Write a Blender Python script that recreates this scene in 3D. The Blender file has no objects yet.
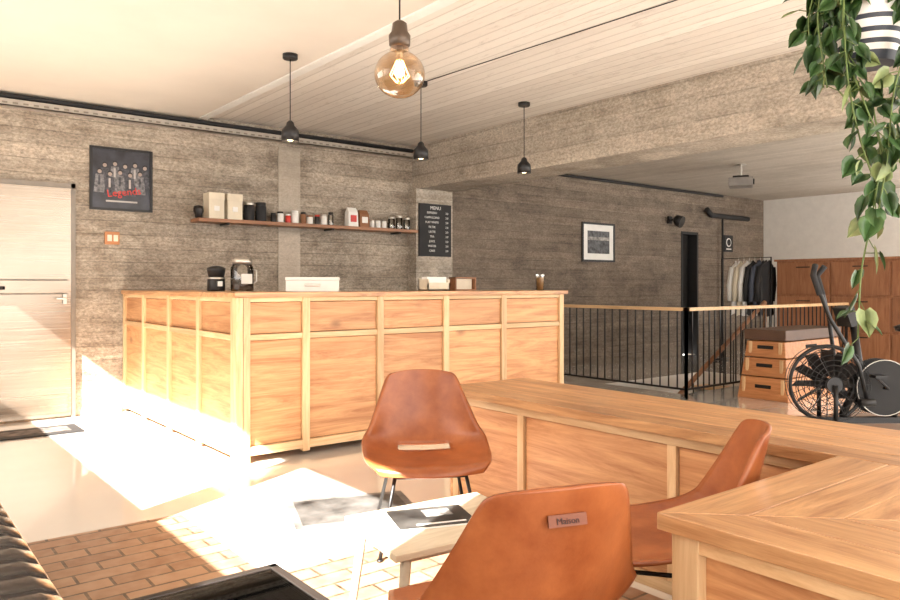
import bpy, bmesh, math, random
from mathutils import Vector, Matrix
random.seed(4)
S=bpy.context.scene
# ------------------------------------------------------------ materials
def base(name):
    m=bpy.data.materials.new(name); m.use_nodes=True
    nt=m.node_tree; return m,nt,nt.nodes['Principled BSDF']
def N(nt,t,**kw):
    n=nt.nodes.new(t)
    for k,v in kw.items(): setattr(n,k,v)
    return n
def L(nt,a,b): nt.links.new(a,b)
def mixc(nt,fac,a,b,blend='MIX'):
    n=N(nt,'ShaderNodeMix',data_type='RGBA',blend_type=blend)
    for i,v in ((0,fac),(6,a),(7,b)):
        if hasattr(v,'links'): L(nt,v,n.inputs[i])
        elif i==0: n.inputs[0].default_value=v
        else: n.inputs[i].default_value=(v[0],v[1],v[2],1)
    return n.outputs[2]
def math_(nt,op,a,b=0.0,c=0.0):
    n=N(nt,'ShaderNodeMath',operation=op)
    for i,v in enumerate((a,b,c)):
        if hasattr(v,'links'): L(nt,v,n.inputs[i])
        else: n.inputs[i].default_value=v
    return n.outputs[0]
def noise(nt,vec,scale,detail=4,rough=.55,dist=0):
    n=N(nt,'ShaderNodeTexNoise'); n.inputs['Scale'].default_value=scale
    n.inputs['Detail'].default_value=detail; n.inputs['Roughness'].default_value=rough
    n.inputs['Distortion'].default_value=dist
    if vec: L(nt,vec,n.inputs['Vector'])
    return n.outputs[0]
def ramp(nt,fac,a,b):
    n=N(nt,'ShaderNodeMapRange'); n.inputs[1].default_value=a; n.inputs[2].default_value=b
    L(nt,fac,n.inputs[0]); return n.outputs[0]
def bump(nt,b,h,strength=.3,dist=.01):
    n=N(nt,'ShaderNodeBump'); n.inputs['Strength'].default_value=strength
    n.inputs['Distance'].default_value=dist
    L(nt,h,n.inputs['Height']); L(nt,n.outputs[0],b.inputs['Normal'])
def vmul(nt,v,sc):
    n=N(nt,'ShaderNodeVectorMath',operation='MULTIPLY'); L(nt,v,n.inputs[0]); n.inputs[1].default_value=sc; return n.outputs[0]
def simple(name,col,rough=.5,metal=0,var=.12,scale=9,bmp=0,emit=None,es=1):
    m,nt,b=base(name)
    tc=N(nt,'ShaderNodeTexCoord'); f=ramp(nt,noise(nt,tc.outputs['Object'],scale),.3,.7)
    lo=[c*(1-var) for c in col]; hi=[min(1,c*(1+var)) for c in col]
    L(nt,mixc(nt,f,lo,hi),b.inputs['Base Color'])
    b.inputs['Roughness'].default_value=rough; b.inputs['Metallic'].default_value=metal
    if bmp: bump(nt,b,f,bmp,.004)
    if emit:
        b.inputs['Emission Color'].default_value=(*emit,1); b.inputs['Emission Strength'].default_value=es
    return m
def wood(name,c_lo,c_hi,axis,rough=.45,knots=True):
    m,nt,b=base(name)
    tc=N(nt,'ShaderNodeTexCoord'); g=N(nt,'ShaderNodeNewGeometry')
    off=N(nt,'ShaderNodeCombineXYZ')
    r=math_(nt,'MULTIPLY',g.outputs['Random Per Island'],37.0)
    for i in range(3): L(nt,r,off.inputs[i])
    va=N(nt,'ShaderNodeVectorMath',operation='ADD'); L(nt,tc.outputs['Object'],va.inputs[0]); L(nt,off.outputs[0],va.inputs[1])
    sc=[9,9,9]; sc[axis]=.9
    n1=noise(nt,vmul(nt,va.outputs[0],sc),1.3,8,.7,1.6)
    sc2=[90,90,90]; sc2[axis]=3
    n2=noise(nt,vmul(nt,va.outputs[0],sc2),1,3)
    f=math_(nt,'ADD',math_(nt,'MULTIPLY',ramp(nt,n1,.36,.62),.70),math_(nt,'MULTIPLY',ramp(nt,n2,.3,.7),.30))
    col=mixc(nt,f,c_lo,c_hi)
    tint=math_(nt,'MULTIPLY_ADD',g.outputs['Random Per Island'],.30,.83)
    cc=N(nt,'ShaderNodeCombineXYZ')
    for i in range(3): L(nt,tint,cc.inputs[i])
    col=mixc(nt,1.0,col,cc.outputs[0],'MULTIPLY')
    if knots:
        sck=[1.6,1.6,1.6]; sck[axis]=.9
        v=N(nt,'ShaderNodeTexVoronoi'); L(nt,vmul(nt,va.outputs[0],sck),v.inputs['Vector']); v.inputs['Scale'].default_value=1.6
        kf=ramp(nt,v.outputs['Distance'],.10,.02)
        col=mixc(nt,math_(nt,'MULTIPLY',kf,.65),col,[c*.35 for c in c_lo])
    L(nt,col,b.inputs['Base Color']); b.inputs['Roughness'].default_value=rough
    bump(nt,b,n2,.15,.002)
    return m
WL=(.42,.165,.06); WH=(.76,.41,.19)
TL=(.58,.34,.16); TH=(.82,.58,.33)
wood_x=wood('oak_grain_x',WL,WH,0); wood_y=wood('oak_grain_y',WL,WH,1); wood_z=wood('oak_grain_z',WL,WH,2)
trim_x=wood('oak_trim_x',TL,TH,0,knots=False); trim_y=wood('oak_trim_y',TL,TH,1,knots=False); trim_z=wood('oak_trim_z',TL,TH,2,knots=False)
TPL=(.29,.12,.045); TPH=(.70,.40,.19)
top_x=wood('oak_top_x',TPL,TPH,0,.28); top_y=wood('oak_top_y',TPL,TPH,1,.28)
seam=simple('board_seam',(.10,.05,.025),.8)
walnut=wood('dark_wood',(.20,.08,.035),(.36,.17,.08),0); redwood=wood('cabinet_wood',(.24,.09,.04),(.42,.19,.09),2)
black=simple('black_metal',(.018,.016,.016),.4,.3); blackm=simple('black_matte',(.02,.019,.02),.75)
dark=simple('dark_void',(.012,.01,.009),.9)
white=simple('white_paint',(.82,.80,.76),.5,0,.04); cream=simple('cream_card',(.72,.64,.50),.6,0,.08)
steel=simple('steel',(.6,.57,.52),.3,.9,.08); galv=simple('galvanised_tray',(.40,.36,.31),.5,.3)
holem=simple('tray_hole',(.20,.17,.14),.8)
red=simple('red_tin',(.55,.03,.02),.4); brown=simple('brown_paper',(.25,.11,.05),.7)
leaf_m=simple('leaf_green',(.045,.10,.028),.33,0,.6,14); leaf_l=simple('leaf_light',(.24,.30,.12),.4,0,.35,14)
stem_m=simple('stem_green',(.13,.19,.05),.5)
blackleather=simple('black_leather',(.026,.021,.020),.22,0,.3,30,.25)

def leather(name):
    m,nt,b=base(name); tc=N(nt,'ShaderNodeTexCoord')
    n1=noise(nt,tc.outputs['Object'],4,6,.65); n2=noise(nt,tc.outputs['Object'],160,2)
    L(nt,mixc(nt,ramp(nt,n1,.35,.65),(.25,.06,.017),(.44,.14,.045)),b.inputs['Base Color'])
    b.inputs['Roughness'].default_value=.31; bump(nt,b,n2,.12,.002)
    return m
tan=leather('tan_leather')

def concrete(name,c1,c2,c3,axis='z',bw=.13,contrast=1.0,dkf=.25,bs=.5):
    m,nt,b=base(name); g=N(nt,'ShaderNodeNewGeometry'); sp=N(nt,'ShaderNodeSeparateXYZ'); L(nt,g.outputs['Position'],sp.inputs[0])
    P=g.outputs['Position']
    co={'x':0,'y':1,'z':2}[axis]
    warp=math_(nt,'MULTIPLY',noise(nt,P,.9,3),.03)
    s=math_(nt,'DIVIDE',math_(nt,'ADD',sp.outputs[co],warp),bw)
    wn=N(nt,'ShaderNodeTexWhiteNoise',noise_dimensions='1D'); L(nt,math_(nt,'FLOOR',s),wn.inputs['W'])
    fr=math_(nt,'FRACT',s)
    gm=ramp(nt,noise(nt,P,2.2,4),.38,.55)
    groove=math_(nt,'MULTIPLY',math_(nt,'MAXIMUM',ramp(nt,fr,.07,.0),ramp(nt,fr,.95,1.0)),gm)
    sv=[1,1,1]; sv[co]=1.6
    Q=vmul(nt,P,sv)
    big=ramp(nt,noise(nt,Q,.75,9,.66,0),.40,.60)
    mid=ramp(nt,noise(nt,Q,3.2,10,.78,0),.43,.62)
    sc=[.45,.45,.45]; sc[co]=13
    streak=ramp(nt,noise(nt,vmul(nt,P,sc),1.5,10,.8,0),.42,.62)
    spk=ramp(nt,noise(nt,Q,34,7,.8),.38,.60)
    col=mixc(nt,big,c1,c2)
    col=mixc(nt,math_(nt,'MULTIPLY',mid,.5*contrast),col,c3)
    dk=[c*dkf for c in c1]
    col=mixc(nt,math_(nt,'MULTIPLY',streak,.5*contrast),col,c3)
    col=mixc(nt,math_(nt,'MULTIPLY',math_(nt,'SUBTRACT',1.0,spk),.58*contrast),col,dk)
    st2=ramp(nt,noise(nt,Q,1.3,10,.76,0),.54,.68)
    col=mixc(nt,math_(nt,'MULTIPLY',st2,.5*contrast),col,dk)
    col=mixc(nt,math_(nt,'MULTIPLY',wn.outputs[0],.20),col,dk)
    col=mixc(nt,math_(nt,'MULTIPLY',groove,.5),col,dk)
    L(nt,col,b.inputs['Base Color']); b.inputs['Roughness'].default_value=.85
    h=math_(nt,'SUBTRACT',math_(nt,'ADD',math_(nt,'MULTIPLY',spk,.6),streak),groove)
    bump(nt,b,h,bs,.009)
    return m
conc=concrete('board_formed_concrete',(.27,.21,.155),(.50,.415,.325),(.84,.73,.60))
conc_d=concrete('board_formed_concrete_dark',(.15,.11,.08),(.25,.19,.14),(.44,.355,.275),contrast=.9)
conc_b=concrete('beam_concrete',(.42,.35,.27),(.62,.53,.43),(.90,.81,.69),'z',.17)
conc_s=concrete('plaster_strip',(.48,.41,.33),(.58,.50,.41),(.80,.71,.60),'z',.9,.6,.4,.25)
conc_c=concrete('far_ceiling_concrete',(.46,.40,.33),(.56,.50,.43),(.74,.68,.60),'x',.14,.5,.5,.3)
def ceilboards():
    m,nt,b=base('painted_board_ceiling'); g=N(nt,'ShaderNodeNewGeometry'); sp=N(nt,'ShaderNodeSeparateXYZ'); L(nt,g.outputs['Position'],sp.inputs[0])
    s=math_(nt,'DIVIDE',sp.outputs[0],.115); fr=math_(nt,'FRACT',s)
    gr=math_(nt,'MAXIMUM',ramp(nt,fr,.10,0),ramp(nt,fr,.94,1))
    wn=N(nt,'ShaderNodeTexWhiteNoise',noise_dimensions='1D'); L(nt,math_(nt,'FLOOR',s),wn.inputs['W'])
    spk=ramp(nt,noise(nt,vmul(nt,g.outputs['Position'],(5,1,1)),5,8,.8),.44,.36)
    col=mixc(nt,wn.outputs[0],(.72,.665,.60),(.86,.815,.75))
    col=mixc(nt,math_(nt,'MULTIPLY',gr,.5),col,(.34,.29,.24)); col=mixc(nt,math_(nt,'MULTIPLY',spk,.30),col,(.42,.36,.30))
    L(nt,col,b.inputs['Base Color']); b.inputs['Roughness'].default_value=.6
    bump(nt,b,math_(nt,'SUBTRACT',0.0,math_(nt,'ADD',gr,spk)),.5,.008); return m
ceil_b=ceilboards()
ceil_p=simple('ceiling_plaster',(.70,.63,.55),.8,0,.05,1.2)
def floor_mat():
    m,nt,b=base('polished_floor'); g=N(nt,'ShaderNodeNewGeometry')
    n=noise(nt,g.outputs['Position'],.9,5); n2=noise(nt,g.outputs['Position'],7,5)
    L(nt,mixc(nt,ramp(nt,n,.3,.7),(.76,.72,.66),(.84,.81,.76)),b.inputs['Base Color'])
    L(nt,math_(nt,'MULTIPLY_ADD',n2,.10,.03),b.inputs['Roughness'])
    b.inputs['Coat Weight'].default_value=1; b.inputs['Coat Roughness'].default_value=.03; b.inputs['Specular IOR Level'].default_value=.8
    return m
floor_m=floor_mat()
def brick_mat():
    m,nt,b=base('brick_pavers'); g=N(nt,'ShaderNodeNewGeometry')
    br=N(nt,'ShaderNodeTexBrick'); L(nt,g.outputs['Position'],br.inputs['Vector'])
    br.inputs['Scale'].default_value=1; br.inputs['Brick Width'].default_value=.23; br.inputs['Row Height'].default_value=.105
    br.inputs['Mortar Size'].default_value=.007; br.inputs['Mortar Smooth'].default_value=.2
    br.inputs['Color1'].default_value=(.24,.12,.07,1); br.inputs['Color2'].default_value=(.38,.22,.13,1); br.inputs['Mortar'].default_value=(.05,.03,.02,1)
    n=noise(nt,g.outputs['Position'],16,5)
    L(nt,mixc(nt,math_(nt,'MULTIPLY',ramp(nt,n,.35,.7),.35),br.outputs[0],(.52,.37,.26)),b.inputs['Base Color'])
    b.inputs['Roughness'].default_value=.35; bump(nt,b,math_(nt,'SUBTRACT',1.0,br.outputs[1]),.5,.006); return m
brick_m=brick_mat()
def thin_glass(name,tint,rough=.02,fac=.5):
    m=bpy.data.materials.new(name); m.use_nodes=True; nt=m.node_tree; nt.nodes.clear()
    o=N(nt,'ShaderNodeOutputMaterial'); t=N(nt,'ShaderNodeBsdfTransparent'); t.inputs[0].default_value=(*tint,1)
    gl=N(nt,'ShaderNodeBsdfGlossy'); gl.inputs['Roughness'].default_value=rough
    lw=N(nt,'ShaderNodeLayerWeight'); lw.inputs[0].default_value=fac
    mx=N(nt,'ShaderNodeMixShader')
    L(nt,lw.outputs['Facing' if fac<.3 else 'Fresnel'],mx.inputs[0])
    L(nt,t.outputs[0],mx.inputs[1]); L(nt,gl.outputs[0],mx.inputs[2])
    L(nt,mx.outputs[0],o.inputs[0]); return m
glass=thin_glass('clear_glass',(.93,.92,.88)); amber=thin_glass('smoked_glass',(.84,.68,.50),.03,.22); tabglass=thin_glass('table_glass',(.68,.65,.60),.02,.35)
glow=simple('filament',(1,.6,.25),.5,0,0,1,0,(1,.6,.28),16)
glow2=simple('lamp_glow',(1,.8,.5),.5,0,0,1,0,(1,.8,.5),2)

# ------------------------------------------------------------ mesh builder
class B:
    def __init__(s): s.bm=bmesh.new(); s.m=[]
    def mi(s,m):
        if m not in s.m: s.m.append(m)
        return s.m.index(m)
    def _tag(s,faces,m,smooth=False):
        i=s.mi(m)
        for f in faces: f.material_index=i; f.smooth=smooth
    def box(s,a,b,m,rot=None,piv=None):
        x0,y0,z0=a; x1,y1,z1=b
        vs=[Vector(p) for p in ((x0,y0,z0),(x1,y0,z0),(x1,y1,z0),(x0,y1,z0),(x0,y0,z1),(x1,y0,z1),(x1,y1,z1),(x0,y1,z1))]
        if rot is not None:
            c=Vector(piv) if piv is not None else sum(vs,Vector())/8
            vs=[c+rot@(v-c) for v in vs]
        v=[s.bm.verts.new(p) for p in vs]
        fs=[s.bm.faces.new([v[i] for i in q]) for q in ((0,3,2,1),(4,5,6,7),(0,1,5,4),(1,2,6,5),(2,3,7,6),(3,0,4,7))]
        s._tag(fs,m); return s
    def prism(s,poly,z0,z1,m):
        lo=[s.bm.verts.new((x,y,z0)) for x,y in poly]; hi=[s.bm.verts.new((x,y,z1)) for x,y in poly]
        n=len(poly); fs=[s.bm.faces.new(lo[::-1]),s.bm.faces.new(hi)]
        for i in range(n): fs.append(s.bm.faces.new((lo[i],lo[(i+1)%n],hi[(i+1)%n],hi[i])))
        s._tag(fs,m); return s
    def frust(s,a,b,m): # a,b : (x0,x1,y0,y1,z)
        vs=[]
        for (x0,x1,y0,y1,z) in (a,b): vs+= [s.bm.verts.new(p) for p in ((x0,y0,z),(x1,y0,z),(x1,y1,z),(x0,y1,z))]
        fs=[s.bm.faces.new([vs[i] for i in q]) for q in ((0,3,2,1),(4,5,6,7),(0,1,5,4),(1,2,6,5),(2,3,7,6),(3,0,4,7))]
        s._tag(fs,m); return s
    def tube(s,pts,r,m,seg=8,closed=False):
        pts=[Vector(p) for p in pts]; n=len(pts); rings=[]
        rr=r if isinstance(r,(list,tuple)) else [r]*n
        up=None
        for i,p in enumerate(pts):
            if closed: d=pts[(i+1)%n]-pts[i-1]
            else: d=(pts[min(i+1,n-1)]-pts[max(i-1,0)])
            if d.length<1e-9: d=Vector((0,0,1))
            d.normalize()
            if up is None: up=Vector((0,0,1)) if abs(d.z)<.9 else Vector((1,0,0))
            u=up-d*up.dot(d)
            if u.length<1e-5: u=Vector((1,0,0))-d*d.x
            u.normalize(); up=u
            w=d.cross(u)
            rings.append([s.bm.verts.new(p+(u*math.cos(a)+w*math.sin(a))*rr[i]) for a in [2*math.pi*k/seg for k in range(seg)]])
        fs=[]
        for i in range(n if closed else n-1):
            A,Bq=rings[i],rings[(i+1)%n]
            for k in range(seg): fs.append(s.bm.faces.new((A[k],A[(k+1)%seg],Bq[(k+1)%seg],Bq[k])))
        s._tag(fs,m,True)
        if not closed: s._tag([s.bm.faces.new(rings[0][::-1]),s.bm.faces.new(rings[-1])],m)
        return s
    def lathe(s,prof,m,c=(0,0,0),seg=28,sx=1,sy=1,cap=True):
        c=Vector(c); rings=[]
        for r,z in prof: rings.append([s.bm.verts.new(c+Vector((r*sx*math.cos(2*math.pi*k/seg),r*sy*math.sin(2*math.pi*k/seg),z))) for k in range(seg)])
        fs=[]
        for A,Bq in zip(rings,rings[1:]):
            for k in range(seg): fs.append(s.bm.faces.new((A[k],A[(k+1)%seg],Bq[(k+1)%seg],Bq[k])))
        s._tag(fs,m,True)
        if cap: s._tag([s.bm.faces.new(rings[0][::-1]),s.bm.faces.new(rings[-1])],m)
        return s
    def disc(s,c,nrm,r,m,th=.004,seg=24):
        c=Vector(c); n=Vector(nrm).normalized(); return s.tube([c-n*th/2,c+n*th/2],r,m,seg)
    def text(s,txt,size,m,M):
        cu=bpy.data.curves.new('t','FONT'); cu.body=txt; cu.size=size; cu.align_x='CENTER'; cu.align_y='CENTER'; cu.resolution_u=2; cu.extrude=.0006
        ob=bpy.data.objects.new('t',cu); S.collection.objects.link(ob)
        dg=bpy.context.evaluated_depsgraph_get(); me=bpy.data.meshes.new_from_object(ob.evaluated_get(dg))
        me.transform(M); n0=len(s.bm.faces); s.bm.from_mesh(me); s.bm.faces.ensure_lookup_table()
        s._tag(s.bm.faces[n0:],m); bpy.data.objects.remove(ob); bpy.data.curves.remove(cu); bpy.data.meshes.remove(me); return s
    def done(s,name,loc=(0,0,0),rz=0,bevel=0,solid=0,sub=0,norm=True):
        if norm: bmesh.ops.recalc_face_normals(s.bm,faces=s.bm.faces[:])
        me=bpy.data.meshes.new(name); s.bm.to_mesh(me); s.bm.free()
        for m in s.m: me.materials.append(m)
        ob=bpy.data.objects.new(name,me); S.collection.objects.link(ob)
        ob.location=loc; ob.rotation_euler=(0,0,rz)
        if solid: md=ob.modifiers.new('solid','SOLIDIFY'); md.thickness=solid; md.offset=0
        if bevel: md=ob.modifiers.new('bev','BEVEL'); md.width=bevel; md.segments=2; md.limit_method='ANGLE'; md.angle_limit=.7
        if sub: md=ob.modifiers.new('sub','SUBSURF'); md.levels=sub; md.render_levels=sub
        return ob
def wallM(x,y,z):
    return Matrix.Translation((x,y,z))@Matrix.Rotation(math.pi/2,4,'X')

WY=7.45; CZ=2.87
# ------------------------------------------------------------ shell
b=B()
for a,c in (((-.5,-2,-.2),(7.1,WY,0)),((7.1,-2,-.2),(13.8,4.8,0)),((7.1,5.9,-.2),(9.2,WY,0)),((9.2,4.8,-.2),(13.8,WY,0))): b.box(a,c,floor_m)
b.done('floor')
B().box((-.5,-.6,0),(1.32,3.92,.003),brick_m).box((1.32,-.6,0),(2.4,2.88,.003),brick_m).done('floor_brick_pavers')  # pavers notched: pale floor in the notch stands in for sun-bleached bricks
b=B(); b.box((-.7,WY,-.2),(10.91,WY+.2,3),conc).box((10.91,WY,2.11),(11.41,WY+.2,3),conc).box((11.41,WY,-.2),(13.9,WY+.2,3),conc)
b.done('wall_back')
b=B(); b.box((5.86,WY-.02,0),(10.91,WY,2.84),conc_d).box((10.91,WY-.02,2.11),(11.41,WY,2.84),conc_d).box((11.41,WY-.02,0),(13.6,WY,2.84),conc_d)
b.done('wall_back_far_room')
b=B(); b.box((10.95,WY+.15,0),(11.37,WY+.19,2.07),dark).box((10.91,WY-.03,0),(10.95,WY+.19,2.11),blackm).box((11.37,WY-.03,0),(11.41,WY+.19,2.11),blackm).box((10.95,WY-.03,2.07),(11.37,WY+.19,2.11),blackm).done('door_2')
b=B(); b.box((13.6,4.7,-.2),(13.8,WY,3),white).box((13.6,-2,-.2),(13.8,4.7,.5),white).box((13.6,-2,2.6),(13.8,4.7,3),white); b.done('wall_right')  # unseen opening added out of view to let light into the far room
b=B(); y0=-2.2
b.box((-.7,y0,-.2),(-.5,WY,1.42),white).box((-.7,y0,2.5),(-.5,WY,3),white)
W1=(.80,3.04); W2=(3.20,6.7)
for a,c in ((y0,W1[0]),(W1[1],W2[0]),(W2[1],WY)): b.box((-.7,a,1.42),(-.5,c,2.5),white)
b.done('wall_left')
for i,(a,c) in enumerate((W1,W2)):
    b=B()
    for z in (1.42,2.46): b.box((-.63,a,z),(-.57,c,z+.04),black)
    b.box((-.63,a,1.42),(-.57,a+.03,2.5),black).box((-.63,c-.03,1.42),(-.57,c,2.5),black)
    b.done('window_%d'%(i+1))
B().box((-.5,-2,CZ),(2.7,WY,CZ+.2),ceil_p).done('ceiling')
B().box((2.7,-2,CZ+.03),(5.33,WY,CZ+.2),ceil_b).done('ceiling_boarded')
B().box((2.66,-2,CZ-.012),(2.74,WY-.1,CZ+.03),white).done('trim_ceiling_step')
B().box((5.85,-2,2.82),(13.6,WY,3.05),conc_c).done('ceiling_far_room')
B().box((5.33,-2,2.37),(5.85,WY,CZ+.2),conc_b).done('ceiling_beam')
B().box((5.27,7.28,0),(5.83,WY,2.37),conc_b).done('wall_column')
B().box((3.55,WY-.012,0),(3.81,WY,2.7),conc_s).done('trim_plaster_strip')
b=B()
b.box((7.0,4.7,-2.2),(7.1,6.0,-.2),white).box((9.2,4.7,-2.2),(9.3,6.0,-.2),white).box((7.1,4.7,-2.2),(9.2,4.8,-.2),white).box((7.1,5.9,-2.2),(9.2,6.0,-.2),white).box((7.0,4.7,-2.3),(9.3,6.0,-2.2),floor_m)
b.done('wall_stairwell')
b=B()
for i in range(8): b.box((9.2-.26*(i+1),4.95,-.17*(i+1)-.04),(9.2-.26*i+.02,5.88,-.17*(i+1)),trim_y)
a=Vector((9.0,4.9,.98)); c=Vector((7.12,4.9,-.05))
b.tube([a,c],.028,walnut,10); b.tube([a-Vector((0,0,.75)),c-Vector((0,0,.75))],.02,walnut,8)
for i in range(9):
    p=a.lerp(c,(i+.5)/9); b.tube([p,p-Vector((0,0,.75))],.008,black,6)
b.tube([a,(9.0,4.9,0)],.02,walnut,8)
b.done('staircase')
B().box((1.6,WY-.015,0),(1.95,WY,.06),cream).done('baseboard_back')
# metal door
b=B()
frm=simple('door_frame_metal',(.22,.19,.16),.45,.4)
b.box((.60,WY-.03,0),(.65,WY,2.12),frm).box((1.51,WY-.03,0),(1.55,WY,2.12),frm).box((.60,WY-.03,2.075),(1.55,WY,2.12),frm)
def brushed():
    m,nt,b_=base('brushed_door_metal'); tc=N(nt,'ShaderNodeTexCoord')
    n=noise(nt,tc.outputs['Object'],1.3,3,.5,0); n2=noise(nt,vmul(nt,tc.outputs['Object'],(1.5,90,90)),1,3)
    f=math_(nt,'ADD',math_(nt,'MULTIPLY',ramp(nt,n,.3,.7),.5),math_(nt,'MULTIPLY',ramp(nt,n2,.3,.7),.5))
    L(nt,mixc(nt,f,(.30,.245,.19),(.43,.365,.30)),b_.inputs['Base Color']); b_.inputs['Metallic'].default_value=.85
    L(nt,math_(nt,'MULTIPLY_ADD',n2,.2,.15),b_.inputs['Roughness']); return m
dm=brushed()
b.box((.65,WY-.035,.02),(1.51,WY-.005,2.075),dm)
b.box((.68,WY-.05,1.13),(1.48,WY-.035,1.24),dm).box((.68,WY-.042,1.115),(1.48,WY-.035,1.13),frm).box((.68,WY-.042,1.24),(1.48,WY-.035,1.252),frm)
b.box((.68,WY-.045,.06),(1.48,WY-.035,.22),dm)
b.box((.7,WY-.12,1.16),(.98,WY-.095,1.19),blackm).box((.96,WY-.12,1.16),(.98,WY-.04,1.19),blackm)
b.box((1.44,WY-.06,1.03),(1.47,WY-.035,1.12),steel).tube([(1.455,WY-.05,1.08),(1.455,WY-.10,1.08),(1.38,WY-.10,1.08)],.008,steel)
b.done('door_1',bevel=.003)
b=B(); b.box((-.5,WY-.10,2.74),(5.27,WY-.09,2.80),galv).box((-.5,WY-.10,2.74),(5.27,WY,2.75),galv)
x=-.4
while x<5.2: b.box((x,WY-.102,2.76),(x+.04,WY-.0995,2.775),holem); x+=.08
b.done('cable_tray')
B().tube([(-.5,WY-.05,2.835),(5.3,WY-.05,2.835)],.022,blackm).done('ceiling_pipe')
B().tube([(5.9,WY-.07,2.785),(12.1,WY-.07,2.785)],.022,blackm).tube([(11.55,WY-.1,2.52),(11.7,WY-.1,2.42),(12.9,WY-.1,2.42)],.045,blackm).tube([(12.05,WY-.1,2.4),(12.05,WY-.1,0)],.018,blackm).done('wall_pipe')
B().tube([(3.7,5.0,2.895),(4.0,-1.5,2.895)],.0035,blackm,6).done('ceiling_cable')

# ------------------------------------------------------------ bar counter
BX,BY,BR=1.96,4.74,5.14
b=B()
b.box((BX+.05,BY+.05,.06),(BR-.03,BY+.62,1.10),wood_x); b.box((BX+.05,BY+.62,.06),(BX+.68,WY-.01,1.10),wood_y)
b.box((BX-.015,BY-.015,1.115),(BR+.02,BY+.66,1.15),top_x); b.box((BX-.015,BY+.66,1.115),(BX+.72,WY-.005,1.15),top_y)
xs=[BX,2.475,3.10,3.735,4.37,BR-.05]
b.box((BX,BY,0),(BX+.048,BY+.06,1.115),trim_z).box((BX+.052,BY,0),(BX+.10,BY+.06,1.115),trim_z).box((BX+.046,BY+.004,0),(BX+.054,BY+.05,1.11),seam)
for x in xs[1:]: b.box((x-.025,BY,0.03),(x+.03,BY+.05,1.115),trim_z)
edges=[BX+.10]+xs[1:]
for i in range(5):
    x0=edges[i]+(0 if i==0 else .03); x1=edges[i+1]-.025
    b.box((x0,BY+.035,.05),(x1,BY+.052,1.1),seam)
    b.box((x0+.004,BY+.022,.114),(x1-.004,BY+.05,.821),wood_x); b.box((x0+.004,BY+.022,.869),(x1-.004,BY+.05,1.081),wood_x)
    b.box((x0,BY+.006,.825),(x1,BY+.05,.865),trim_x); b.box((x0,BY+.006,1.085),(x1,BY+.05,1.115),trim_x)
    b.box((x0,BY+.003,.05),(x1,BY+.05,.11),trim_x)
ys=[BY+.06,5.47,6.14,6.82,WY-.03]
b.box((BX,BY+.06,0),(BX+.06,BY+.10,1.115),trim_z)
for y in ys[1:]: b.box((BX,y-.03,0.03),(BX+.05,y+.025,1.115),trim_z)
e=[BY+.10]+ys[1:]
for i in range(4):
    y0=e[i]+(0 if i==0 else .025); y1=e[i+1]-.03
    b.box((BX+.035,y0,.05),(BX+.052,y1,1.1),seam)
    b.box((BX+.022,y0+.004,.114),(BX+.05,y1-.004,.821),wood_y); b.box((BX+.022,y0+.004,.869),(BX+.05,y1-.004,1.081),wood_y)
    b.box((BX+.006,y0,.825),(BX+.05,y1,.865),trim_y); b.box((BX+.006,y0,1.085),(BX+.05,y1,1.115),trim_y)
    b.box((BX+.003,y0,.05),(BX+.05,y1,.11),trim_y)
b.done('bar_counter',bevel=.003)

# ------------------------------------------------------------ low counter (foreground)
H=.66
b=B()
w=.15
b.box((2.44,-1.19,H-.035),(3.02,3.12,H-.004),seam)
for i in range(4): b.box((2.43+w*i+.0015,-1.2,H-.04),(2.43+w*(i+1)-.0015,3.13,H),top_y)
b.prism([(1.49,-1.19),(2.08,-1.19),(2.08,.48),(2.44,.48),(2.44,1.07),(1.49,1.07)],H-.035,H-.004,seam)
for i in range(4):
    o=w*i; o2=w*(i+1); g=.0015
    b.prism([(1.484+o2+2*g,1.08-o2+g),(2.428,1.08-o2+g),(2.428,1.08-o-g),(1.484+o+2*g,1.08-o-g)],H-.04,H,top_x)
    b.prism([(1.484+o+g,-1.2),(1.484+o2-g,-1.2),(1.484+o2-g,1.08-o2-g),(1.484+o+g,1.08-o-g)],H-.04,H,top_y)
b.box((2.49,-1.15,.0),(3.0,3.07,H-.04),wood_y)
b.box((1.54,-1.15,0),(2.05,1.03,H-.04),wood_y); b.box((2.05,.5,0),(2.49,1.03,H-.04),wood_x)
b.box((2.46,-1.1,H-.08),(2.49,3.09,H-.04),trim_y); b.box((2.46,1.03,0),(2.49,3.09,.05),trim_y)
for y in (3.05,2.56,1.72,1.2): b.box((2.462,y-.02,.05),(2.49,y+.02,H-.08),trim_z)
for y0,y1 in ((2.58,3.03),(1.74,2.54),(1.22,1.70)): b.box((2.478,y0+.004,.056),(2.49,y1-.004,H-.085),wood_y)
b.box((2.46,3.07,0),(3.02,3.09,H-.04),wood_x)
b.box((1.51,-1.1,H-.08),(1.54,1.05,H-.04),trim_y)
b.box((1.505,.98,0),(1.54,1.05,H-.04),trim_z)
for y in (.45,-.2): b.box((1.512,y-.02,.05),(1.54,y+.02,H-.08),trim_z)
b.done('low_counter',bevel=.002)

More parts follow.
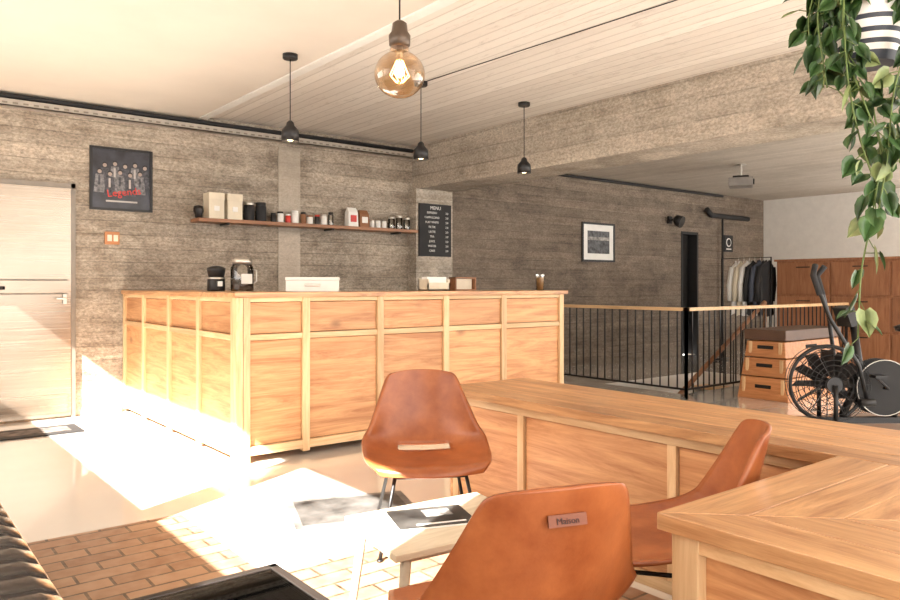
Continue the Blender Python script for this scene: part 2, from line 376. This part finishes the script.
# ------------------------------------------------------------ chairs
def catmull(P,t):
    n=len(P)-1; f=t*n; i=min(int(f),n-1); u=f-i
    p0=P[max(i-1,0)];p1=P[i];p2=P[i+1];p3=P[min(i+2,n)]
    return [0.5*((2*b1)+(-a+c)*u+(2*a-5*b1+4*c-d)*u*u+(-a+3*b1-3*c+d)*u**3) for a,b1,c,d in zip(p0,p1,p2,p3)]
def chair(x,y,ang,label=False):
    P=[(.265,.362,.225,.004,-.05),(.235,.395,.262,.004,-.04),(.10,.392,.29,.02,-.005),(-.05,.392,.298,.05,.03),(-.16,.42,.292,.055,.08),(-.215,.51,.262,.01,.105),(-.245,.62,.222,.0,.08),(-.272,.735,.178,-.003,.05),(-.28,.772,.152,-.014,.04)]
    b=B(); nv,nu=40,28; G=[]
    for i in range(nv+1):
        py,pz,hw,lift,fwd=catmull(P,i/nv); row=[]
        for j in range(nu+1):
            u=-1+2*j/nu
            row.append(b.bm.verts.new((hw*u,py+fwd*abs(u)**2.2,pz+lift*abs(u)**2.6)))
        G.append(row)
    fs=[]
    for i in range(nv):
        for j in range(nu):
            if 17<=i<=19 and 8<=j<=19: continue
            fs.append(b.bm.faces.new((G[i][j],G[i][j+1],G[i+1][j+1],G[i+1][j])))
    b._tag(fs,tan,True)
    shell=b.done('shell',solid=.014)
    b=B()
    for sx in (-1,1):
        for sy in (-1,1):
            b.tube([(sx*.10,sy*.08,.378),(sx*.16,sy*.16,.34),(sx*.23,sy*.23,.008)],.0085,black,8)
            b.disc((sx*.23,sy*.23,.005),(0,0,1),.013,black,.01,12)
    b.tube([(.16*cx,.16*cy,.34) for cx,cy in ((1,1),(-1,1),(-1,-1),(1,-1))],.007,black,8,closed=True)
    b.box((-.11,-.09,.372),(.11,.09,.386),black)
    legs=b.done('legs')
    emp=bpy.data.objects.new('leather_chair',None); S.collection.objects.link(emp)
    parts=[shell,legs]
    if label:
        b=B(); R=Matrix.Rotation(math.radians(-12),3,'X')
        patch=simple('patch_leather',(.20,.055,.02),.5)
        b.box((-.045,-.2825,.69),(.045,-.2765,.715),patch,R); b.text('Maison',.019,simple('patch_text',(.05,.015,.01),.6),Matrix.Translation((0,-.284,.702))@Matrix.Rotation(math.pi/2-.2,4,'X'))
        parts.append(b.done('leather_label'))
    for p in parts: p.parent=emp
    emp.location=(x,y,0.003); emp.rotation_euler=(0,0,ang)
def face(dx,dy): return math.atan2(dy,dx)-math.pi/2
chair(2.08,2.79,face(-.50,-.86))
chair(1.26,1.335,face(.33,.94),True)
chair(2.01,1.40,face(-.60,.80))

# side table
b=B(); TZ=.465; poly=[(1.14,1.67),(1.21,2.06),(1.72,2.01),(1.65,1.62)]
tb=wood('pale_table_wood',(.52,.41,.28),(.70,.60,.46),0,.3,False)
b.prism(poly,TZ-.02,TZ,tb)
cx,cy=1.415,1.815
for x,y in poly:
    p=Vector((cx+(x-cx)*.8,cy+(y-cy)*.8,TZ-.02)); q=Vector((cx+(x-cx)*1.0,cy+(y-cy)*1.0,.004)); b.tube([p,q],[.016,.010],tb,10)
b.prism([(cx+(x-cx)*.75,cy+(y-cy)*.75) for x,y in poly],TZ-.045,TZ-.02,tb)
b.done('side_table',bevel=.002)
b=B()
ink=simple('magazine_cover',(.04,.038,.036),.35,0,.95,9)
def quad(cx,cy,sx,sy,z0,z1,m,rot,b):
    R=Matrix.Rotation(rot,3,'Z'); b.box((cx-sx/2,cy-sy/2,z0),(cx+sx/2,cy+sy/2,z1),m,R)
q=TZ
quad(1.41,1.87,.25,.19,q+.0005,q+.006,white,-.35,b); quad(1.41,1.87,.248,.188,q+.006,q+.0075,ink,-.35,b)
quad(1.40,1.80,.16,.012,q+.0076,q+.008,white,-.35,b); quad(1.45,1.89,.09,.07,q+.0076,q+.008,simple('magazine_photo',(.2,.19,.18),.4,0,.8,30),-.35,b)
b.done('magazine')
b=B(); quad(2.07,3.44,.66,.50,.003,.006,simple('printed_mat',(.16,.15,.14),.6,0,.5,5),-.35,b)
quad(2.07,3.44,.58,.42,.006,.0068,simple('printed_mat2',(.07,.066,.062),.6,0,.95,5),-.35,b)
b.done('floor_mat')
B().box((.62,6.62,.0),(1.45,7.0,.012),blackm).box((.7,6.7,.012),(1.37,6.92,.014),simple('mat_print',(.12,.1,.09),.8,0,.8,12)).done('door_mat')

# glass coffee table
b=B(); X0,X1,Y0,Y1=.46,.94,1.15,1.99; z=.40
tf=simple('table_frame_metal',(.06,.05,.045),.3,.6)
for a,c in (((X0,Y0),(X1,Y0+.025)),((X0,Y1-.025),(X1,Y1)),((X0,Y0),(X0+.025,Y1)),((X1-.025,Y0),(X1,Y1))): b.box((a[0],a[1],z-.035),(c[0],c[1],z),tf)
for x in (X0,X1-.025):
    for y in (Y0,Y1-.025): b.box((x,y,.003),(x+.025,y+.025,z-.035),tf)
b.box((X0+.025,Y0+.025,z-.009),(X1-.025,Y1-.025,z-.003),tabglass)
b.done('glass_coffee_table',bevel=.002)

# sofa : channel tufted cushions with rolled front
b=B()
b.box((-.42,1.75,.10),(.36,3.58,.24),blackleather)
def channel(y0,y1,prof):
    n=9; rows=[]
    for i in range(n):
        t=i/(n-1); y=y0+(y1-y0)*t; k=math.sqrt(max(0,1-(2*t-1)**2)); k=.72+.28*k**.7
        cx=sum(p[0] for p in prof)/len(prof); cz=sum(p[1] for p in prof)/len(prof)
        d=.05*(1-k)/.28
        rows.append([b.bm.verts.new((cx+(x-cx)*(1-d),y,cz+(z_-cz)*(1-d*2.2))) for x,z_ in prof])
    m_=len(prof); fs=[b.bm.faces.new((A[j],A[(j+1)%m_],C[(j+1)%m_],C[j])) for A,C in zip(rows,rows[1:]) for j in range(m_)]
    b._tag(fs,blackleather,True); b._tag([b.bm.faces.new(rows[0][::-1]),b.bm.faces.new(rows[-1])],blackleather)
seatp=[(-.24,.24),(.36,.24),(.395,.27),(.41,.33),(.408,.40),(.385,.445),(.34,.465),(.1,.475),(-.24,.47)]
backp=[(-.44,.28),(-.25,.28),(-.235,.5),(-.245,.75),(-.29,.81),(-.37,.825),(-.43,.79),(-.44,.7)]
y=1.77
while y<3.5:
    channel(y,y+.128,seatp); channel(y,y+.128,backp); y+=.13
o=None
armp=[(-.44,.12),(.38,.12),(.41,.2),(.41,.42),(.38,.49),(.30,.52),(-.35,.53),(-.44,.49)]
channel(1.62,1.77,armp); channel(3.59,3.74,armp)
for x in (-.38,.30):
    for yy in (1.68,3.64): b.tube([(x+.02,yy,.12),(x+.02,yy,.003)],[.02,.014],walnut,10)
b.done('leather_sofa')

# ------------------------------------------------------------ pendants
def pend(x,y,zb,name='pendant_lamp'):
    zc=CZ if x<2.7 else CZ+.03
    b=B(); b.lathe([(.05,zc-.035),(.055,zc-.03),(.055,zc)],black,(x,y,0),20)
    b.tube([(x,y,zb+.15),(x,y,zc-.03)],.004,black,6)
    b.lathe([(.012,zb+.15),(.026,zb+.135),(.030,zb+.115),(.058,zb+.085),(.062,zb+.07),(.064,zb),(.058,zb),(.055,zb+.06),(.02,zb+.062)],black,(x,y,0),24)
    b.lathe([(.01,zb+.05),(.03,zb+.035),(.032,zb+.02),(.018,zb+.006)],glow2,(x,y,0),16)
    b.done(name)
pend(2.45,4.94,2.24); pend(3.69,5.03,2.25); pend(4.86,5.0,2.24)
gx,gy,gz=1.54,2.23,1.965
b=B()
prof=[]
for i in range(22):
    a=math.pi*(i/21)*.86; prof.append((max(.002,.092*math.sin(a)),-.085*math.cos(a)))
prof+= [(.034,.095),(.028,.115)]
b.lathe(prof,amber,(gx,gy,gz),36,cap=False)
capw=simple('lamp_cap_metal',(.10,.07,.05),.35,.5)
b.lathe([(.030,.10),(.038,.105),(.040,.14),(.030,.155),(.026,.185),(.012,.195)],capw,(gx,gy,gz),24)
b.tube([(gx,gy,gz+.19),(gx,gy,CZ)],.0035,black,6)
b.lathe([(.05,CZ-.03),(.055,CZ)],black,(gx,gy,0),20)
b.tube([(gx,gy,gz+.11),(gx,gy,gz+.05)],.012,steel,10)
b.lathe([(.004,-.012),(.014,-.004),(.018,.012),(.012,.03),(.006,.045)],glow,(gx,gy,gz),16)
for k in range(8):
    a=k*math.pi/4; b.tube([(gx+.012*math.cos(a),gy+.012*math.sin(a),gz+.05),(gx+.036*math.cos(a+.4),gy+.036*math.sin(a+.4),gz-.005),(gx+.012*math.cos(a+.8),gy+.012*math.sin(a+.8),gz-.03)],.0013,glow,5)
b.done('glass_bulb_pendant_lamp')

# ------------------------------------------------------------ wall items back
def frame(name,x0,x1,z0,z1,y,fw,inner,art):
    b=B(); b.box((x0,y-.025,z0),(x1,y,z0+fw),black).box((x0,y-.025,z1-fw),(x1,y,z1),black).box((x0,y-.025,z0+fw),(x0+fw,y,z1-fw),black).box((x1-fw,y-.025,z0+fw),(x1,y,z1-fw),black)
    b.box((x0+fw,y-.012,z0+fw),(x1-fw,y,z1-fw),inner); art(b,(x0+x1)/2,(z0+z1)/2,y-.013); b.done(name)
skin=simple('print_skin',(.34,.27,.23),.6); shirt=simple('print_grey',(.055,.055,.065),.6,0,.8,40); lightg=simple('print_light',(.4,.37,.35),.6)
shirt2=simple('print_grey2',(.15,.145,.15),.6,0,.7,40)
def art1(b,cx,cz,y):
    for r,(zz,sh) in enumerate(((.13,.035),(.05,-.01))):
        for i in range(5):
            x=cx-.185+.09*i+sh; z=cz+zz+(.018 if (i+r)%2 else 0)
            b.frust((x-.052,x+.052,y-.001-.0012*r,y,z-.20),(x-.034,x+.034,y-.001-.0012*r,y,z-.03),shirt2 if (i+r)%2 else shirt)
            b.tube([(x,y-.0022-.0015*r,z+.003),(x,y-.0002,z+.003)],.023,black,14); b.disc((x,y-.003-.0015*r,z-.006),(0,1,0),.018,skin,.002,14)
            b.box((x-.012,y-.0022-.0015*r,z-.13),(x+.006,y-.001,z-.045),lightg if i%2 else shirt)
    b.text('Legends',.095,red,wallM(cx+.02,y-.007,cz-.12)@Matrix.Rotation(.15,4,'Z'))
    b.box((cx-.14,y-.004,cz-.215),(cx+.14,y,cz-.20),lightg)
frame('group_photo_poster',1.67,2.23,1.90,2.49,WY,.022,simple('print_dark',(.025,.025,.035),.3,0,.8,6),art1)
def art2(b,cx,cz,y):
    b.box((cx-.25,y-.002,cz-.17),(cx+.25,y,cz+.17),simple('photo_print',(.07,.07,.075),.5,0,.9,20)); b.box((cx-.25,y-.003,cz+.03),(cx+.25,y-.002,cz+.08),simple('photo_band',(.3,.28,.26),.5,0,.6,14))
frame('framed_photo',8.40,9.15,1.55,2.14,WY-.02,.03,white,art2)
b=B(); b.box((5.30,7.255,1.55),(5.79,7.279,2.19),blackm)
txt=[('MENU',.06,0),('ESPRESSO',.036,1),('CAPPUCCINO',.036,1),('FLAT WHITE',.036,1),('FILTER',.036,1),('LATTE',.036,1),('TEA',.036,1),('JUICE',.036,1),('WATER',.036,1),('CAKE',.036,1)]
z=2.14
for t,s,k in txt:
    b.text(t,s,white,wallM(5.49 if k else 5.545,7.253,z))
    if k: b.text('3.0',s,white,wallM(5.72,7.253,z))
    z-=.058
b.done('menu_board')
B().box((1.80,WY-.02,1.58),(1.93,WY,1.70),simple('switch_brown',(.45,.18,.06),.4)).box((1.82,WY-.028,1.61),(1.86,WY-.02,1.67),cream).box((1.875,WY-.028,1.61),(1.915,WY-.02,1.67),cream).done('light_switch',bevel=.003)
SZ=1.86
b=B(); b.box((2.60,WY-.24,SZ-.035),(5.25,WY-.012,SZ),walnut)
for x in (2.9,4.1,5.0): b.box((x,WY-.2,SZ-.055),(x+.03,WY-.012,SZ-.035),black)
b.done('wall_shelf',bevel=.003)
SY=WY-.12
b=B(); b.lathe([(.02,0),(.035,.01),(.035,.04),(.05,.07),(.045,.12),(.01,.13)],black,(2.635,SY-.02,SZ),16); b.done('coffee_tamper')
for x in (2.72,2.91):
    b=B(); b.box((x,SY-.08,SZ),(x+.155,SY+.08,SZ+.25),cream).box((x-.003,SY-.083,SZ+.19),(x+.158,SY+.083,SZ+.262),cream).box((x+.05,SY-.086,SZ+.08),(x+.105,SY-.08,SZ+.13),white); b.done('storage_box',bevel=.003)
def jar(x,r,h,body,lid,name,y=SY):
    b=B(); b.lathe([(r*.95,0),(r,.006),(r,h*.8),(r*.85,h*.84)],body,(x,y,SZ),18); b.lathe([(r*.9,h*.84),(r*.92,h*.85),(r*.92,h),(r*.85,h*1.01)],lid,(x,y,SZ),18); b.done(name)
jar(3.17,.055,.20,blackm,steel,'coffee_canister'); jar(3.30,.055,.20,blackm,blackm,'coffee_canister')
xx=3.44
specs=[(.03,.10,black,black),(.035,.12,white,black),(.03,.10,red,white),(.04,.14,white,white),(.03,.13,brown,black),(.035,.10,white,walnut),(.03,.11,black,red),(.035,.12,white,steel),(.03,.15,glass,black)]
for i,(r,h,m1,m2) in enumerate(specs):
    jar(xx,r,h,m1,m2,'storage_jar'); xx+=2*r+.02
def bag(x,w,h,m,lab):
    b=B(); b.frust((x,x+w,SY-.05,SY+.05,SZ),(x+.005,x+w-.005,SY-.045,SY+.045,SZ+h*.75),m); b.frust((x+.005,x+w-.005,SY-.045,SY+.045,SZ+h*.75),(x+.01,x+w-.01,SY-.008,SY+.008,SZ+h),m)
    b.box((x+w*.2,SY-.055,SZ+h*.25),(x+w*.8,SY-.048,SZ+h*.6),lab); b.done('coffee_bag',bevel=.004)
bag(4.33,.13,.22,white,red); bag(4.48,.13,.2,brown,white)
xx=4.67
for i in range(3): jar(xx,.03,.09,white,white,'storage_jar'); xx+=.085
for i in range(3): jar(xx+.02,.04,.15+.02*(i%2),glass,steel,'storage_jar'); xx+=.11

# ------------------------------------------------------------ items on bar
T=1.15
b=B(); b.lathe([(.070,0),(.074,.01),(.070,.10),(.060,.115),(.064,.12),(.074,.17),(.074,.19),(.05,.20),(.015,.21)],black,(0,0,0),24); b.lathe([(.072,.098),(.073,.100),(.073,.112),(.070,.114)],steel,(0,0,0),24); b.box((-.02,-.085,.04),(.02,-.065,.08),steel); b.done('coffee_grinder',(2.31,6.0,T))
b=B(); b.lathe([(.088,0),(.092,.01),(.092,.19),(.07,.225)],glass,(0,0,0),26,cap=False); b.lathe([(.01,.004),(.086,.006),(.086,.10),(.01,.105)],simple('coffee_beans',(.07,.03,.015),.6,0,.6,60),(0,0,0),24)
b.lathe([(.074,.222),(.080,.225),(.080,.26),(.06,.268)],steel,(0,0,0),24); b.box((-.045,-.098,.06),(.045,-.09,.14),white); b.tube([(.09,0,.18),(.125,0,.17),(.125,0,.08),(.09,0,.06)],.007,steel); b.done('glass_jar',(2.47,5.85,T))
b=B(); b.box((-.2,-.13,0),(.2,.13,.085),white).box((-.205,-.135,.085),(.205,.135,.11),white).box((-.06,-.14,.04),(.06,-.13,.06),steel).done('cash_drawer',(2.77,5.2,T),-.5,bevel=.006)
b=B(); b.box((-.12,-.07,0),(.12,.07,.015),trim_x).box((-.12,.05,0),(.12,.07,.11),cream).box((-.12,-.07,0),(-.105,.07,.10),cream).box((.105,-.07,0),(.12,.07,.10),cream).box((-.105,-.04,.015),(.105,.04,.12),white).box((-.12,-.07,0),(.12,-.055,.07),cream).done('napkin_holder',(3.92,5.15,T),bevel=.002)
b=B(); b.box((-.12,-.05,0),(.12,.05,.012),walnut).box((-.12,-.05,.012),(-.108,.05,.12),walnut).box((.108,-.05,.012),(.12,.05,.12),walnut).box((-.12,-.05,.108),(.12,.05,.12),walnut).box((-.1,-.01,.012),(.1,.01,.105),cream).done('card_display',(4.24,5.15,T),bevel=.002)
b=B(); b.lathe([(.03,0),(.034,.004),(.042,.15)],glass,(0,0,0),20,cap=False); b.lathe([(.029,.005),(.037,.12)],simple('iced_coffee',(.62,.36,.15),.3),(0,0,0),20); b.done('drinking_glass',(5.02,4.95,T))

# ------------------------------------------------------------ right room
b=B()
def railseg(a,c):
    a=Vector(a);c=Vector(c);n=int((c-a).length/.105)
    for i in range(n+1):
        p=a.lerp(c,i/n); b.box((p.x-.006,p.y-.006,.10),(p.x+.006,p.y+.006,.925),black)
    mx,Mx=min(a.x,c.x),max(a.x,c.x); my,My=min(a.y,c.y),max(a.y,c.y)
    b.box((mx-.012,my-.012,.085),(Mx+.012,My+.012,.105),black); b.box((mx-.025,my-.025,.925),(Mx+.025,My+.025,.96),trim_y)
    for p in (a,c): b.box((p.x-.014,p.y-.014,0),(p.x+.014,p.y+.014,.925),black)
railseg((6.85,4.6,0),(6.85,6.9,0)); railseg((6.85,4.6,0),(10.6,4.6,0)); b.done('stair_railing')
# vaulting box
b=B(); x0,x1,y0,y1=7.40,8.75,3.78,4.34; cy=(y0+y1)/2
vw=wood('vault_wood',(.42,.15,.05),(.72,.33,.13),1)
hs=[0,.24,.44,.62]
def ins(z): return .09*z/.75
for i in range(3):
    a,c=hs[i],hs[i+1]-.012
    b.frust((x0+ins(a),x1-ins(a),y0+ins(a),y1-ins(a),a),(x0+ins(c),x1-ins(c),y0+ins(c),y1-ins(c),c),vw)
    zm=(a+c)/2+.02; xo=x0+ins(zm)-.004
    b.box((xo,cy-.09,zm-.02),(xo+.02,cy+.09,zm+.02),dark)
    b.box((x0+.5,y0+ins(zm)-.004,zm-.02),(x0+.75,y0+ins(zm)+.01,zm+.02),dark)
    for yy in (y0+ins(zm)+.03,y1-ins(zm)-.07): b.box((xo-.004,yy,a+.01),(xo+.01,yy+.04,c-.005),trim_z)
b.box((x0+.05,y0+.05,.62),(x1-.05,y1-.05,.73),simple('vault_leather',(.10,.05,.03),.5)); b.done('vaulting_box',bevel=.008)
# cabinet
b=B(); b.box((10.8,3.3,.0),(11.3,5.69,1.55),redwood)
for i,z in enumerate((.08,.57,1.06)):
    for j in range(3): b.box((10.775,3.33+.79*j,z),(10.8,3.33+.79*j+.76,z+.46),redwood); b.tube([(10.765,3.6+.79*j,z+.4),(10.765,3.8+.79*j,z+.4)],.008,black)
b.box((10.77,3.27,1.55),(11.33,5.72,1.58),redwood); b.done('storage_cabinet',bevel=.004)
# clothes rack
RX=10.8
b=B(); b.tube([(RX,5.78,0),(RX,5.78,1.62),(RX,6.6,1.62),(RX,6.6,0)],.012,black)
b.tube([(RX-.2,5.78,.02),(RX+.2,5.78,.02)],.014,black).tube([(RX-.2,6.6,.02),(RX+.2,6.6,.02)],.014,black)
cl=[blackm,simple('denim',(.07,.08,.11),.8),blackm,white,cream,white]
for i in range(6):
    y=5.86+.09*i; m=cl[i]; rows=[]; prof=[(.03,1.56),(.05,1.53),(.19,1.48),(.21,1.40),(.18,1.1),(.20,.80),(.21,.74)]
    dz=0 if i>2 else .1*(i%2)
    for r,z in prof: rows.append([b.bm.verts.new((RX+r*math.cos(t*2*math.pi/20),y+.05*math.sin(t*2*math.pi/20)*(1+.35*math.sin(t*2.3+i)),z-.02*math.sin(t+i)+(dz if z<1 else 0))) for t in range(20)])
    fs=[b.bm.faces.new((A[k],A[(k+1)%20],C[(k+1)%20],C[k])) for A,C in zip(rows,rows[1:]) for k in range(20)]
    b._tag(fs,m,True)
    for sx in (-1,1): b.tube([(RX+sx*.18,y,1.47),(RX+sx*.24,y+.01,1.2),(RX+sx*.23,y+.02,.95)],[.05,.045,.035],m,10)
    b.tube([(RX,y,1.56),(RX,y,1.63)],.003,steel,6)
b.done('clothes_rack')
# projector
b=B(); b.tube([(0,0,.12),(0,0,.30)],.015,steel).disc((0,0,.298),(0,0,1),.07,steel,.01); b.box((-.18,-.15,0),(.18,.15,.11),simple('projector_grey',(.22,.20,.185),.4)); b.tube([(-.08,-.15,.055),(-.08,-.17,.055)],.04,black,16); b.box((-.13,-.1,.11),(.13,.1,.14),black); b.tube([(-.3,0,.26),(.3,0,.26)],.012,steel); b.done('ceiling_projector',(9.3,5.4,2.52),.5,bevel=.006)
b=B(); b.box((-.05,-.03,-.06),(.05,0,.06),black).tube([(0,-.03,0),(0,-.10,.0)],.015,black); b.tube([(-.02,-.10,-.02),(.0,-.14,-.01),(.02,-.24,-.05)],[.04,.09,.10],black,18); b.done('wall_spotlight',(10.57,WY-.02,2.28))
b=B(); b.box((-.14,-.02,-.15),(.14,0,.15),blackm).disc((0,-.022,.02),(0,1,0),.08,white,.004).disc((0,-.025,.02),(0,1,0),.06,blackm,.004); b.box((-.08,-.024,-.11),(.08,-.02,-.09),white); b.done('wall_sign',(12.35,WY-.02,1.95))

# air bike
blade=simple('fan_blade',(.05,.045,.045),.4,.6)
def airbike(loc,rz):
    b=B(); R=.31; zc=.38
    for off in (-.10,.10):
        for rr in [R,R*.93,R*.8,R*.66,R*.52,R*.38,R*.24]:
            b.tube([(rr*math.cos(t*math.pi/20),off*(1.0 if rr>R*.9 else 1.15),zc+rr*math.sin(t*math.pi/20)) for t in range(40)],.003,black,5,closed=True)
        for k in range(16):
            a=k*math.pi/8; b.tube([(.05*math.cos(a),off*1.2,zc+.05*math.sin(a)),(R*math.cos(a),off,zc+R*math.sin(a))],.0025,black,5)
        b.disc((0,off*1.15,zc),(0,1,0),.065,black,.02)
    b.tube([(R*math.cos(t*math.pi/20),0,zc+R*math.sin(t*math.pi/20)) for t in range(40)],.016,black,6,closed=True)
    for k in range(12):
        a=k*math.pi/6; Rm=Matrix.Rotation(-a,3,'Y'); b.box((.06,-.06,zc-.003),(R*.9,.06,zc+.003),blade,Rm@Matrix.Rotation(.5,3,'X'),(0,0,zc))
    b.box((-.1,-.03,.05),(1.05,.03,.10),black)
    for x in (-.12,1.02): b.box((x,-.28,.0),(x+.07,.28,.06),black)
    b.tube([(0,-.14,.38),(.0,-.14,.08)],.018,black).tube([(0,.14,.38),(.0,.14,.08)],.018,black)
    b.tube([(.12,0,.10),(.28,0,.45),(.22,0,.86)],.03,black,10)
    b.tube([(.55,0,.10),(.66,0,.60),(.68,0,.80)],.03,black,10); b.tube([(.26,0,.42),(.64,0,.40)],.028,black,10)
    b.lathe([(.02,.80),(.13,.815),(.14,.85),(.10,.87),(.02,.875)],blackleather,(.72,0,0),20,1.1,.85)
    for s in (-1,1):
        b.disc((.44,s*.055,.35),(0,1,0),.235,blackm,.02,32)
        b.tube([(.44+.23*math.cos(t*math.pi/16),s*.07,.35+.23*math.sin(t*math.pi/16)) for t in range(32)],.004,steel,5,closed=True)
        b.tube([(.44,s*.06,.35),(.44,s*.12,.35),(.44+s*.12,s*.13,.35-s*.11)],.012,black)
        b.box((.44+s*.12-.05,s*.19-.05,.35-s*.11-.012),(.44+s*.12+.05,s*.19+.05,.35-s*.11+.012),black)
        b.tube([(.24,s*.17,.25),(.16,s*.19,.55),(.02+.1*s,s*.21,.92),(-.05+.12*s,s*.22,1.14),(-.10+.12*s,s*.21,1.28),(-.06+.12*s,s*.17,1.35)],.017,black,10)
        b.tube([(-.05+.12*s,s*.22,1.12),(-.10+.12*s,s*.21,1.28),(-.06+.12*s,s*.16,1.36)],.024,blackm,10)
        b.tube([(.16,s*.2,.25),(.28,s*.2,.25)],.03,black,10)
    b.box((.12,-.11,.86),(.19,.11,1.02),black,Matrix.Rotation(-.3,3,'Y'))
    b.done('air_bike',loc,rz)
airbike((6.33,2.90,0),math.radians(-38.5))

# ------------------------------------------------------------ hanging plant
PX,PY,PZ=2.58,1.05,1.915
b=B()
navy=simple('pot_stripe',(.03,.035,.05),.5)
def pr(z): return .080+.035*(z/.19)
bands=[(0,.03,navy),(.03,.05,white),(.05,.065,navy),(.065,.085,white),(.085,.10,navy),(.10,.125,white),(.125,.14,navy),(.14,.19,white)]
for z0,z1,m in bands: b.lathe([(pr(z0),z0),(pr(z1),z1)],m,(PX,PY,PZ),32,cap=False)
b.lathe([(.002,.0),(pr(0),.0)],navy,(PX,PY,PZ),32,cap=False); b.lathe([(.002,.175),(.110,.175)],brown,(PX,PY,PZ),32,cap=False)
b.tube([(PX+pr(.19)*math.cos(t*math.pi/16),PY+pr(.19)*math.sin(t*math.pi/16),PZ+.19) for t in range(32)],.005,white,6,closed=True)
for k in range(3):
    a=k*2.094; b.tube([(PX+.114*math.cos(a),PY+.114*math.sin(a),PZ+.18),(PX,PY,PZ+.6),(PX,PY,CZ)],.003,cream,5)
def leaf(p,d,n,s,m):
    d=d.normalized(); n=(n-d*n.dot(d)).normalized(); w=d.cross(n)
    pts=[(0,0,0),(-.12,.22,.02),(.08,.40,.05),(.35,.42,.05),(.65,.26,.02),(.86,.09,-.04),(1,0,-.10)]
    mid=[b.bm.verts.new(p+d*s*t+n*s*q) for t,q in ((0,0),(.35,-.05),(.65,-.05),(1,-.10))]
    fs=[]
    for sg in (1,-1):
        v=[b.bm.verts.new(p+d*s*t+w*s*q*sg+n*s*h) for t,q,h in pts[1:-1]]
        fs+=[b.bm.faces.new((mid[0],v[0],v[1])),b.bm.faces.new((mid[0],v[1],v[2],mid[1])),b.bm.faces.new((mid[1],v[2],v[3],mid[2])),b.bm.faces.new((mid[2],v[3],v[4],mid[3]))]
    b._tag(fs,m,True)
Fv=Vector((.6225,.7826,0)); Rv=Vector((.7826,-.6225,0))
def vine(ctrl,dens=.045,smin=.05,smax=.085):
    pts=[catmull(ctrl,i/45) for i in range(46)]; pts=[Vector(p) for p in pts]
    b.tube(pts,.0028,stem_m,5)
    acc=0; side=1
    for p,q in zip(pts,pts[1:]):
        acc+=(q-p).length
        if acc>dens:
            acc=0; side*=-1
            d=Vector((random.uniform(-1,1),random.uniform(-1,1),random.uniform(-1.3,.3)))
            d+=side*(Rv*.8); pet=q+d.normalized()*random.uniform(.02,.045)
            b.tube([q,pet],.0016,stem_m,4)
            dd=(d+Vector((0,0,-.8))); n=Vector((random.uniform(-.9,.4),random.uniform(-1,.3),random.uniform(-.2,1)))
            leaf(pet,dd,n,random.uniform(smin,smax),leaf_l if random.random()<.14 else leaf_m)
O=Vector((PX,PY,PZ+.18))
def P(r,f,z): return O+Rv*r+Fv*f+Vector((0,0,z))
vine([P(-.06,-.05,0),P(-.12,-.08,.03),P(-.13,-.10,-.15),P(-.08,-.12,-.33),P(-.03,-.12,-.48),P(-.06,-.12,-.70),P(-.09,-.12,-.86),P(-.10,-.12,-1.06)],.03)
vine([P(-.06,0,0),P(-.15,-.02,.07),P(-.18,-.03,-.02),P(-.17,-.03,-.13),P(-.15,-.03,-.26)],.025)
vine([P(-.06,.03,0),P(-.13,.05,.10),P(-.17,.05,0),P(-.16,.05,-.12),P(-.13,.05,-.24)],.025)
vine([P(.03,-.08,0),P(.06,-.13,.03),P(.05,-.14,-.12),P(.0,-.14,-.3),P(-.02,-.14,-.5),P(-.05,-.14,-.68)],.03)
vine([P(-.07,-.06,0),P(-.13,-.10,.02),P(-.14,-.12,-.15),P(-.13,-.13,-.3),P(-.10,-.13,-.44),P(-.06,-.13,-.56)],.03,.045,.075)
vine([P(-.06,-.04,0),P(-.12,-.06,.05),P(-.12,-.08,-.14),P(-.06,-.10,-.26),P(-.03,-.10,-.40),P(-.0,-.1,-.52)],.03,.045,.075)
vine([P(.07,-.06,0),P(.11,-.12,.03),P(.09,-.13,-.15),P(.04,-.13,-.3),P(.03,-.13,-.46)],.03)
vine([P(.08,0,0),P(.14,-.02,.03),P(.14,-.02,-.15),P(.10,-.02,-.35),P(.09,-.02,-.5)],.03)
for k in range(26):
    a=random.uniform(0,6.28); r=random.uniform(.08,.16)
    c,s=math.cos(a),math.sin(a); front=s<-.3 and abs(c)<.8
    vine([P(.03*c,.03*s,0),P(.08*c,.08*s,.07+.09*random.random()),P(r*c,r*s,.09),P(r*c*1.12,r*s*1.12,.05 if front else -.08*random.random())],.03,.045,.075)
b.done('hanging_potted_plant',norm=False)

# ------------------------------------------------------------ light
sun=bpy.data.lights.new('sun','SUN'); sun.energy=46; sun.angle=.009; sun.color=(1,.95,.87)
so=bpy.data.objects.new('sun',sun); S.collection.objects.link(so); so.rotation_euler=Vector((1,.4955,-.84)).to_track_quat('-Z','Y').to_euler(); so.location=(-4,-2,6)
for (x,y,z,e) in ((2.45,4.94,2.2,2),(3.69,5.03,2.2,2),(4.86,5.0,2.2,2)):
    l=bpy.data.lights.new('pendant_light','POINT'); l.energy=e; l.color=(1,.8,.55); l.shadow_soft_size=.04; o=bpy.data.objects.new('pendant_light',l); o.location=(x,y,z); S.collection.objects.link(o)
w=bpy.data.worlds.new('World'); S.world=w; w.use_nodes=True
bg=w.node_tree.nodes['Background']; bg.inputs[0].default_value=(1,.955,.895,1); bg.inputs[1].default_value=4.7
S.view_settings.view_transform='Standard'
# ------------------------------------------------------------ camera
cam=bpy.data.cameras.new('camera'); co=bpy.data.objects.new('camera',cam); S.collection.objects.link(co)
co.location=(0,0,1.2); co.rotation_euler=(math.pi/2,0,math.radians(-38.5)); cam.sensor_width=36; cam.lens=29.76; cam.shift_y=-15/900; cam.clip_start=.05
S.camera=co
